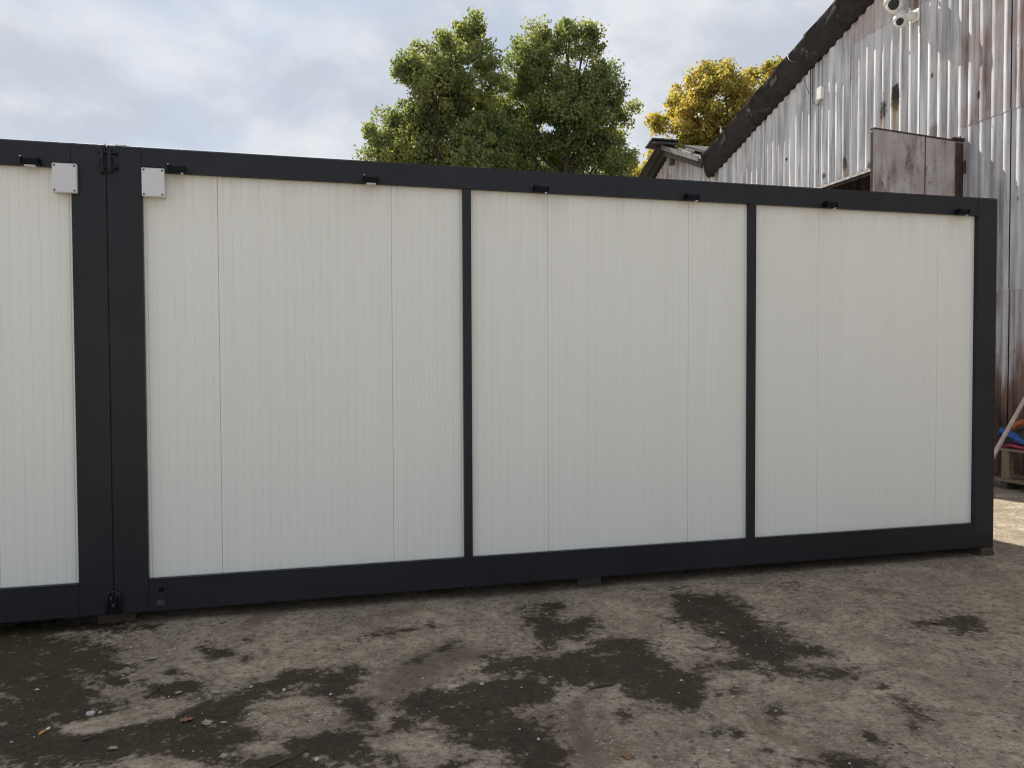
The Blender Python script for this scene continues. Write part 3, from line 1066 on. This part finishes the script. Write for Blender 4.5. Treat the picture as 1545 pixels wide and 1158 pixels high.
def roof_sheet(parent, y_lo, y_hi, x0, x1, zf, lap, name, mat, pitch=.177, depth=.04, per=6, th=.012, jx=0.0):
    n = max(2, int((x1 - x0) / pitch * per))
    mb = MB()
    lines = []
    for dz in (0, -th):
        for (yy, off) in ((y_lo, lap), (y_hi, 0)):
            lines.append([(x0 + jx + (x1 - x0) * i / n, yy, zf(yy) + off + dz - wave(x0 + (x1 - x0) * i / n, pitch, depth) * 1.0) for i in range(n + 1)])
    A = [[mb.bm.verts.new(p) for p in ln] for ln in lines]
    for i in range(n):
        for (q0, q1) in ((A[0], A[1]), (A[2], A[3]), (A[0], A[2]), (A[1], A[3])):
            mb.bm.faces.new((q0[i], q0[i + 1], q1[i + 1], q1[i]))
    for i in (0, n):
        mb.bm.faces.new((A[0][i], A[1][i], A[3][i], A[2][i]))
    return mb.build(name, mat, parent)


# dark bargeboard sheets hang over the gable edge, each lapped over the next one down the slope
def barge_sheet(ya, yb, lap_side, parent):
    """ya: lower end, yb: upper end (towards the ridge)"""
    nu, nv_b = 12, 6
    mb = MB()
    rows = []
    fold = rr.uniform(.25, .75)
    for j in range(nv_b + 1):
        v = j / nv_b
        row = []
        for i in range(nu + 1):
            u = i / nu
            yv = ya + (yb - ya) * u
            out = .03 + .165 * v + .085 * (1 - u) ** 2.2 + .03 * math.sin(math.pi * v)
            out += .042 * math.exp(-((v - (.15 + .7 * u * fold + .1)) / .13) ** 2)
            z = zr(yv) + .50 * v - .02
            if j == 0:
                z -= .024 * abs(math.sin(math.pi * yv / .1775)) - .01
            row.append(mb.bm.verts.new((XW - out + rr.uniform(-.004, .004), yv + rr.uniform(-.006, .006), z - .05 * (1 - u) ** 2.2)))
        rows.append(row)
    for j in range(nv_b):
        for i in range(nu):
            f = mb.bm.faces.new((rows[j][i], rows[j][i + 1], rows[j + 1][i + 1], rows[j + 1][i]))
            f.smooth = True
    bmesh.ops.solidify(mb.bm, geom=mb.bm.faces[:], thickness=.007)
    return mb.build('barge_sheet', M['barge'], parent)


zroof = lambda q: zr(q) + .47
yy = 10.22
while yy > 1.05:
    yt = max(yy - rr.uniform(.78, .92), 1.0)
    barge_sheet(yy + .05, yt, 1, barn)
    yy = yt
yy = -8.2
while yy < .9:
    yt = min(yy + .85, 1.0)
    barge_sheet(yy - .05, yt, 1, barn)
    yy = yt
roof_sheet(barn, 10.3, 1.0, XW - .19, 22.3, zroof, 0, 'roof_slope', M['roof'], per=4)
roof_sheet(barn, -8.3, 1.0, XW - .19, 22.3, zroof, 0, 'roof_slope', M['roof'], per=4)
MB().obox((9.27, 10.26, zr(10.25) + .20), (.12, 0, 0), (0, .012, 0), (-.08, 0, .24), .004).build('eave_board', M['roof'], barn)
# loose wires hanging along the bargeboard
MB().tube([(9.17, 7.3, zr(7.3) + .46), (9.14, 7.2, zr(7.2) + .30), (9.18, 7.0, zr(7.0) + .12), (9.30, 6.86, 6.0)], .005, 5).build('loose_wire', M['cable'], barn)

# the open rusty door leaf
hv, ov = Vector((XW - .03, 3.70, 0)), Vector((7.807, 3.475, 0))
dv = (ov - hv)
wd = dv.length
dv.normalize()
nv_ = Vector((-dv.y, dv.x, 0))
if nv_.y > 0:
    nv_ = -nv_
door = MB().obox(hv + dv * (wd * .5) - nv_ * .012 + Vector((0, 0, 2.2)), dv * (wd * .5 - .01), nv_ * .006, (0, 0, 2.13)).build('barn_door', M['rust'], barn)
cut = wd * .44
tag(door, 'rusty steel door leaf standing open at a right angle to the wall')
ds1 = MB().obox(hv + dv * (cut * .5 + .0) + nv_ * .001 + Vector((0, 0, 2.2)), dv * (cut * .5 - .004), nv_ * .004, (0, 0, 2.125), .001).build('door_sheet', M['rust'], door)
ds2 = MB().obox(hv + dv * (cut + (wd - cut) * .5) + nv_ * .004 + Vector((0, 0, 2.2)), dv * ((wd - cut) * .5 - .008), nv_ * .004, (0, 0, 2.125), .001).build('door_sheet', M['rust'], door)
MB().obox(hv + dv * (wd - .018) - nv_ * .03 + Vector((0, 0, 2.19)), dv * .010, nv_ * .02, (0, 0, 2.11), .002).build('door_frame', M['dark_rust'], door)
MB().obox(hv + dv * (wd * .5) - nv_ * .02 + Vector((0, 0, 4.335)), dv * (wd * .5 - .005), nv_ * .034, (0, 0, .010), .002).build('door_frame', M['dark_rust'], door)
MB().obox(hv + dv * .075 + nv_ * .009 + Vector((0, 0, 2.2)), dv * .07, nv_ * .004, (0, 0, 2.11), .001).build('hinge_strip', M['dark_rust'], door)
MB().obox(hv + dv * cut + nv_ * .009 + Vector((0, 0, 2.2)), dv * .007, nv_ * .003, (0, 0, 2.12), .001).build('seam_strip', M['dark_rust'], door)
for z in (.5, 2.2, 4.0):
    MB().tube([hv + nv_ * .02 + Vector((0, 0, z - .08)), hv + nv_ * .02 + Vector((0, 0, z + .08))], .030, 8).build('hinge', M['dark_rust'], door)
MB().obox(hv + dv * .10 + nv_ * .01 + Vector((0, 0, 4.36)), dv * .10, nv_ * .02, (0, 0, .012)).build('door_rail', M['dark_rust'], door)

# ------------------------------------------------------------------ the shed beyond the barn
shed = thing('corrugated_shed', 'smaller corrugated gable shed adjoining the far left end of the barn', 'shed', (XW, 12.2, 0))
XS = XW + .03
SR = 12.25


def zs_(y):
    return 6.52 - (.40 * (SR - y) if y < SR else .47 * (y - SR))


stop = lambda y: zs_(y) - .05
for i in range(6):
    ya = 10.02 + i * .76
    yb = min(ya + .755, 14.55)
    for (zb, zt) in ((.02, 2.5), (2.46, 5.72 if i in (2, 3) else None), (5.69, None)) if i in (2, 3) else ((.02, 2.5), (2.46, None)):
        f = stop if zt is None else (lambda q, t_=zt: min(t_, stop(q)))
        wall_sheet('corrugated_sheet', ya, yb, zb, f, XS - (.012 if zb > 5 else .004) - .005 * (i % 2) - (.003 if zb > 2 else 0), shed, M['barn'], pitch=.125, depth=.02,
                   tint=(.52 if zb > 5 else rr.uniform(.25, .40), .45 if zb > 5 else .15))
MB().box(XS + .04, 22, 14.5, 14.56, 0, 5.35).build('side_wall', M['barn'], shed)
MB().box(XS + .04, XS + .06, 10.0, 14.48, 0, 5.4).build('lining', M['purlin'], shed)
MB().box(21.9, 21.96, 10.0, 14.48, 0, 5.4).build('back_wall', M['barn'], shed)
for (a, b) in ((14.95, 13.6), (13.62, SR)):
    roof_sheet(shed, a, b, XS - .45, XS + .10, zs_, .04, 'roof_sheet', M['roof'], depth=.03)
roof_sheet(shed, 10.33, 11.3, XS - .30, XS + .10, zs_, .03, 'roof_sheet', M['light_metal'], depth=.03)
roof_sheet(shed, 11.25, SR, XS - .30, XS + .10, zs_, .03, 'roof_sheet', M['light_metal'], depth=.03)
# pale metal verge strip and dark board under it on the right-hand slope
d1 = Vector((0, 10.42 - (SR - .05), zs_(10.42) - zs_(SR - .05)))
mid = Vector((XS - .315, (10.42 + SR - .05) / 2, (zs_(10.42) + zs_(SR - .05)) / 2 + .02))
MB().obox(mid, (.012, 0, 0), d1 * .5, (0, 0, .055)).build('verge_strip', M['light_metal'], shed)
MB().obox(mid + Vector((.10, 0, -.14)), (.03, 0, 0), d1 * .49, (0, 0, .06)).build('verge_board', M['purlin'], shed)
roof_sheet(shed, 14.95, SR, XS + .11, 22.2, zs_, 0, 'roof_slope', M['roof'], per=4)
roof_sheet(shed, 10.33, SR, XS + .11, 22.2, zs_, 0, 'roof_slope', M['roof'], per=4)
mb = MB()
mb.obox((XS - .28, SR + .02, zs_(SR) + .10), (.34, 0, 0), (0, .20, -.06), (0, .012, .02), .004)
mb.obox((XS - .30, SR - .16, zs_(SR) + .07), (.30, 0, 0), (0, .13, .03), (0, .01, .03), .004)
mb.build('ridge_cap', M['roof'], shed)
MB().obox((XS - .2, SR - .35, zs_(SR) - .32), (.05, 0, 0), (0, .06, 0), (0, 0, .16), .003).build('rafter_end', M['purlin'], shed)
MB().obox((XS + 1.0, 11.4, zs_(11.4) + .12), (.9, 0, 0), (0, .5, .2), (0, 0, .03)).build('loose_sheet', M['roof'], shed)


# ------------------------------------------------------------------ things fixed to the barn wall
def camera_dome(cx_, cz, s, label):
    c = Vector((XW - .20 * s - .03, cx_, cz))
    r = thing('security_camera', label, 'security camera', c, 'security cameras under the roof edge')
    ax = Vector((-.18, -.30, -1))
    MB().lathe([(.03 * s, -.25 * s), (.06 * s, -.235 * s), (.085 * s, -.17 * s), (.115 * s, -.06 * s), (.128 * s, .0), (.125 * s, .02 * s), (.112 * s, .03 * s)], c, ax, 20).build('housing', M['white'], r)
    MB().lathe([(.108 * s, .028 * s), (.104 * s, .06 * s), (.088 * s, .10 * s), (.055 * s, .128 * s), (.01, .138 * s)], c, ax, 20).build('dome', M['white'], r)
    e = c + ax.normalized() * .062 * s + Vector((-.042, -.034, .0)) * s
    MB().lathe([(.066 * s, -.03 * s), (.070 * s, .01 * s), (.055 * s, .034 * s), (.02 * s, .045 * s)], e, (-.65, -.62, -.6), 16).build('lens_window', M['lens'], r)
    return r, c


r1, c_ = camera_dome(4.70, 6.56, 1.12, 'large white dome camera with dark lens high on the barn wall')
MB().tube([c_ + Vector((0, 0, .22)), c_ + Vector((.06, -.03, .27)), (XW - .03, 4.62, c_.z + .25)], .028, 8).build('bracket_arm', M['white'], r1)
MB().box(XW - .06, XW - .032, 4.56, 4.69, c_.z + .12, c_.z + .36, .004).build('mount_plate', M['white'], r1)
r2, c_ = camera_dome(4.66, 6.30, .78, 'small white dome camera directly below the large one')
MB().tube([c_ + Vector((.02, -.02, .02)), (XW - .04, 4.52, c_.z + .02)], [.06, .05], 10).build('bracket_arm', M['white'], r2)
MB().box(XW - .055, XW - .032, 4.46, 4.58, c_.z - .06, c_.z + .10, .004).build('mount_plate', M['white'], r2)
mp = tag(MB().box(XW - .031, XW - .012, 4.53, 4.63, 6.44, 6.90, .003).build('backing_board', M['wood'], loc=(XW, 4.78, 6.5)),
         'bare wooden board on the barn wall behind the two cameras', 'board')
wb = thing('wall_box', 'small white box with a dangling cable on the barn wall', 'antenna box', (XW - .05, 6.6, 5.82))
MB().box(XW - .10, XW - .035, 6.545, 6.665, 5.83, 6.03, .008).build('box_body', M['white'], wb)
MB().tube([(XW - .05, 6.60, 5.83), (XW - .05, 6.66, 5.77), (XW - .04, 6.76, 5.78), (XW - .035, 6.84, 5.86), (XW - .035, 6.86, 5.95), (XW - .035, 6.855, 6.6)], .006, 6).build('cable', M['cable'], wb)

# ------------------------------------------------------------------ clutter at the right by the barn
pal = thing('wooden_pallet', 'weathered wooden pallet bench holding coloured straps beside the barn', 'pallet', (9.0, 2.1, 0))
for (x0, x1) in ((8.80, 8.93), (8.95, 9.09), (9.11, 9.26)):
    MB().box(x0, x1, 1.2, 2.72, .435, .462, .002).build('deck_board', M['wood'], pal)
for y in (1.25, 1.9, 2.42):
    for x in (8.83, 9.20):
        MB().box(x - .025, x + .045, y, y + .10, .118, .405, .002).build('leg', M['wood'], pal)
    MB().box(8.80, 9.26, y + .005, y + .095, .4065, .4335, .002).build('cross_board', M['wood'], pal)
for x in (8.80, 9.17):
    MB().box(x, x + .10, 1.2, 2.74, .08, .116, .002).build('runner', M['wood'], pal)
for y in (1.3, 1.95, 2.45):
    MB().box(8.81, 9.26, y, y + .09, -.01, .078, .002).build('foot', M['darkwood'], pal)

pts = [(8.98, 2.72, .60), (8.93, 2.62, .66), (8.90, 2.48, .62), (8.90, 2.33, .55), (8.92, 2.1, .52), (9.0, 1.9, .50)]
tag(MB().tube(pts, [.03, .05, .055, .05, .055, .05], 8, flat=.7).build('blue_strap', M['blue'], loc=(8.95, 2.3, .47)),
    'bright blue bundled strap lying on the wooden pallet', 'strap')
pts = [(8.98 + .04 * math.cos(a), 2.36 + .20 * math.cos(a), .67 + .10 * math.sin(a)) for a in np.linspace(-.2, 5.6, 22)]
tag(MB().tube(pts, .032, 8, flat=.6).build('orange_strap', M['orange'], loc=(8.98, 2.3, .6)),
    'orange looped strap above the blue one on the pallet', 'strap')
pts = [(8.86, 2.60, .475), (8.86, 2.45, .50), (8.87, 2.3, .485), (8.9, 2.05, .49), (8.95, 1.8, .48)]
tag(MB().tube(pts, [.015, .035, .028, .035, .02], 8, flat=.6).build('red_cloth', M['red'], loc=(8.9, 2.2, .465)),
    'dark red cloth strip along the front of the pallet top', 'cloth')
bag = MB()
bag.lathe([(.02, -.02), (.17, .0), (.20, .06), (.17, .15), (.09, .22), (.02, .24)], (9.08, 2.36, .465), (0, 0, 1), 14)
for v in bag.bm.verts:
    v.co += Vector((random.uniform(-.02, .02), (v.co.y - 2.36) * .8 + random.uniform(-.025, .025), random.uniform(-.015, .015)))
tag(bag.build('black_bag', M['bag'], loc=(9.08, 2.36, .465)), 'lumpy black bag behind the blue strap on the pallet', 'bag')
tag(MB().tube([(8.27, 2.37, -.005), (8.62, 2.39, .50), (9.0, 2.415, 1.01), (9.34, 2.43, 1.48)], [.026, .025, .024, .023], 10).build('wooden_pole', M['pole'], loc=(8.3, 2.37, 0)),
    'pale wooden pole leaning over the pallet against the barn wall', 'pole')


# ------------------------------------------------------------------ trees
def leaf_mesh(lobes, base, per_m2, size, seed):
    rng = np.random.default_rng(seed)
    C, Nrm = [], []
    for (dx, dy, dz, R) in lobes:
        R = R * .95
        nsub = max(6, int(R * R * 35))
        u = rng.normal(size=(nsub, 3))
        u /= np.linalg.norm(u, axis=1)[:, None]
        rad = R * rng.uniform(.25, 1.0, nsub) ** .55
        sub = np.array([base[0] + dx, base[1] + dy, dz]) + u * rad[:, None] * np.array([1, 1, 1.08])
        for s in sub:
            k = int(per_m2 * rng.uniform(.5, 1.4))
            sr = rng.uniform(.14, .32)
            p = np.clip(rng.normal(size=(k, 3)), -1.7, 1.7) * sr * np.array([.6, .6, .55])
            C.append(s + p)
    C = np.concatenate(C)
    n = len(C)
    a = rng.normal(size=(n, 3)) + np.array([0, 0, -.35])
    a /= np.linalg.norm(a, axis=1)[:, None]
    b = rng.normal(size=(n, 3))
    b -= a * (a * b).sum(1)[:, None]
    b /= np.linalg.norm(b, axis=1)[:, None]
    nn = np.cross(a, b)
    L = rng.uniform(.7, 1.25, n)[:, None] * size
    W = L * rng.uniform(.38, .52, n)[:, None]
    v0 = C - a * L * .5
    v1 = C + b * W + nn * L * .10
    v2 = C + a * L * .5
    v3 = C - b * W + nn * L * .10
    V = np.stack([v0, v1, v2, v3], 1).reshape(-1, 3).astype(np.float32)
    m = bpy.data.meshes.new('crown')
    m.vertices.add(4 * n)
    m.vertices.foreach_set('co', V.ravel())
    m.loops.add(4 * n)
    m.loops.foreach_set('vertex_index', np.arange(4 * n))
    m.polygons.add(n)
    m.polygons.foreach_set('loop_start', np.arange(0, 4 * n, 4))
    m.update()
    return m


def tree(name, label, base, lobes, mat, per, size, seed, group=None):
    root = thing(name, label, 'tree', (base[0], base[1], 0), group)
    zt = max(l[2] for l in lobes)
    rng = random.Random(seed)
    tr = [(base[0] + rng.uniform(-.1, .1) * (i > 0), base[1], zt * .82 * i / 6 - (.05 if i == 0 else 0)) for i in range(7)]
    MB().tube(tr, [.26, .22, .19, .15, .11, .07, .03], 10).build('trunk', M['bark'], root)
    for (dx, dy, dz, R) in lobes:
        z0 = max(1.6, min(dz - 1.6 - .35 * math.hypot(dx, dy), zt * .75))
        s = Vector((base[0], base[1], z0))
        e = Vector((base[0] + dx, base[1] + dy, dz + R * .4))
        m1 = s.lerp(e, .45) + Vector((rng.uniform(-.12, .12), rng.uniform(-.12, .12), -.12))
        MB().tube([s, m1, s.lerp(e, .75) + Vector((0, 0, .03)), e], [.06, .04, .025, .01], 6).build('limb', M['bark'], root)
    o = link_mesh('crown', leaf_mesh(lobes, base, per, size, seed), mat, root)
    return root


tree('broadleaf_tree', 'green broadleaf tree on the left of the pair, its top the highest', TREE_A[0], TREE_A[1], M['leaf_green'], 120, .092, 5, 'pair of green trees behind the container')
tree('broadleaf_tree', 'green broadleaf tree on the right of the pair, wider and double topped', TREE_B[0], TREE_B[1], M['leaf_green'], 120, .092, 6, 'pair of green trees behind the container')
tree('autumn_tree', 'large golden yellow tree rising behind the barn roof', TREE_C[0], TREE_C[1], M['leaf_gold'], 125, .115, 8, 'yellowing trees in the background')
tree('autumn_tree', 'small yellow tree top peeking between green tree and shed roof', TREE_D[0], TREE_D[1], M['leaf_gold'], 115, .115, 9, 'yellowing trees in the background')


# ------------------------------------------------------------------ litter on the concrete
def gz(x, y):
    return float(ground_height(np.float64(x), np.float64(y)))


def curled_leaf(x, y, s, ang, mat, label, name='dry_leaf', group='dead leaves on the concrete'):
    s *= .82
    mb = MB()
    out = [(0, -.5), (.22, -.38), (.20, -.2), (.42, -.12), (.26, .08), (.33, .25), (.14, .28), (0, .55)]
    out = out + [(-a, b) for a, b in out[-2:0:-1]]
    ca, sa = math.cos(ang), math.sin(ang)
    cen = mb.bm.verts.new((x, y, gz(x, y) + .004))
    ring = []
    for (a, b) in out:
        a *= random.uniform(.8, 1.2)
        b *= random.uniform(.85, 1.15)
        z = gz(x, y) + .004 + s * (.22 * a * a * 2.2 + .12 * max(0, b)) + random.uniform(0, .15) * s * .3
        ring.append(mb.bm.verts.new((x + s * (a * ca - b * sa), y + s * (a * sa + b * ca), z)))
    for i in range(len(ring)):
        mb.bm.faces.new((cen, ring[i], ring[(i + 1) % len(ring)]))
    return tag(mb.build(name, mat, loc=(x, y, gz(x, y))), label, 'leaf', group)


curled_leaf(.20, -.60, .055, .6, M['dry_leaf'], 'pale curled dry leaf at the upper edge of the dark stained patch')
curled_leaf(.29, -.56, .075, 1.9, M['dry_leaf'], 'flat pale dry leaf just right of the curled one near the joint')
curled_leaf(.57, -1.32, .075, 2.2, M['red_leaf'], 'reddish brown crumpled leaf in the dark stained patch')
curled_leaf(.655, -1.375, .07, .3, M['dry_leaf'], 'broad pale leaf directly right of the reddish leaf')
curled_leaf(.72, -1.39, .04, 1.2, M['dry_leaf'], 'small pale leaf scrap, last of three in a row')
curled_leaf(.65, -1.06, .06, .9, M['dry_leaf'], 'crumpled pale leaf on the edge of the upper stain')
curled_leaf(.49, -1.02, .05, 2.6, M['dry_leaf'], 'thin pale leaf sliver above the dark patch')
curled_leaf(.75, -1.68, .045, .2, M['dry_leaf'], 'pale leaf scrap near the bottom edge of the yard')
curled_leaf(.33, -1.50, .05, 1.4, M['dry_leaf'], 'dry leaf below the cigarette end')
curled_leaf(4.49, -1.11, .06, 1.0, M['red_leaf'], 'rusty brown leaf on the dark streak at far right')
curled_leaf(2.21, -2.06, .07, .1, M['red_leaf'], 'dark shrivelled leaf in the bottom foreground')
curled_leaf(3.23, -.97, .05, .8, M['dry_leaf'], 'whitish leaf scrap on the brown stain right of centre')


def stone(x, y, s, label):
    s *= .8
    mb = MB()
    bmesh.ops.create_icosphere(mb.bm, subdivisions=1, radius=s, matrix=Matrix.Translation((x, y, gz(x, y) + s * .3)))
    for v in mb.bm.verts:
        v.co = Vector((x, y, gz(x, y) + s * .3)) + (v.co - Vector((x, y, gz(x, y) + s * .3))) * random.uniform(.75, 1.2)
        v.co.z = gz(x, y) + s * .3 + (v.co.z - gz(x, y) - s * .3) * .6
    return tag(mb.build('stone', M['pebble'], loc=(x, y, gz(x, y))), label, 'stone', 'loose stones on the concrete')


stone(.165, -1.15, .024, 'pale angular stone lying in the dark stained patch at left')
stone(.20, -1.14, .012, 'tiny pale stone touching the larger angular one')
stone(.95, -1.12, .014, 'small white stone between the stained patches')
stone(1.83, -1.27, .014, 'small white chip left of the big central stain')
stone(1.09, -1.78, .015, 'white stone at the bottom edge left of centre')
stone(2.60, -2.12, .015, 'white chip lying alone in the bottom foreground')
cg = thing('cigarette_end', 'white cigarette end with an orange filter on the dark ground', 'cigarette', (.03, -1.27, 0))
MB().tube([(.018, -1.30, gz(.03, -1.27) + .006), (.034, -1.27, gz(.03, -1.27) + .006)], .0055, 8).build('filter', M['butt_filter'], cg)
MB().tube([(.0345, -1.269, gz(.03, -1.27) + .006), (.042, -1.254, gz(.03, -1.27) + .007)], .0055, 8).build('paper', M['butt_paper'], cg)


def twig(pts, label):
    tag(MB().tube([(a, b, gz(a, b) + .006 + c) for a, b, c in pts], [.005, .004, .003][:len(pts)] + [.002] * (len(pts) - 3), 6).build('twig', M['twig'], loc=(pts[0][0], pts[0][1], 0)),
        label, 'twig', 'twigs on the concrete')


twig([(.36, -1.04, 0), (.39, -.97, .004), (.405, -.90, 0)], 'dark twig across the pale strip above the stains')
twig([(.92, -1.80, 0), (1.0, -1.76, .006), (1.06, -1.70, 0)], 'dark forked twig at the bottom edge of the photo')
twig([(.20, -1.40, 0), (.25, -1.375, .006), (.27, -1.385, 0)], 'short pale twig right of the cigarette end')
tag(MB().tube([(2.28, -1.475, gz(2.3, -1.46) + .006), (2.35, -1.46, gz(2.3, -1.46) + .010), (2.41, -1.455, gz(2.3, -1.46) + .006)], [.006, .012, .006], 8, flat=.5).build('bark_piece', M['twig'], loc=(2.35, -1.46, 0)),
    'thin dark bark sliver in the middle of the big stain', 'bark')

# uncountable grit
rg = np.random.default_rng(21)
mb = MB()
for q in range(900):
    if q < 620:
        x, y = rg.uniform(-.6, 3.6), rg.uniform(-2.6, .1)
    else:
        x, y = rg.uniform(0, 7.5), rg.uniform(-2.6, 1.5)
    s = float(rg.choice([.003, .004, .005, .007, .010], p=[.42, .32, .17, .07, .02]))
    c = Vector((x, y, gz(x, y) + s * .4))
    vs = [mb.bm.verts.new(c + Vector((d[0] * rg.uniform(.6, 1.4), d[1] * rg.uniform(.6, 1.4), d[2] * rg.uniform(.4, .8))) * s)
          for d in ((1, 0, 0), (0, 1, 0), (-1, 0, 0), (0, -1, 0), (0, 0, 1))]
    for (a, b2) in ((0, 1), (1, 2), (2, 3), (3, 0)):
        mb.bm.faces.new((vs[a], vs[b2], vs[4]))
tag(mb.build('grit', M['pebble'], fix=False), 'fine pale grit and crumbs strewn over the concrete', kind='stuff')
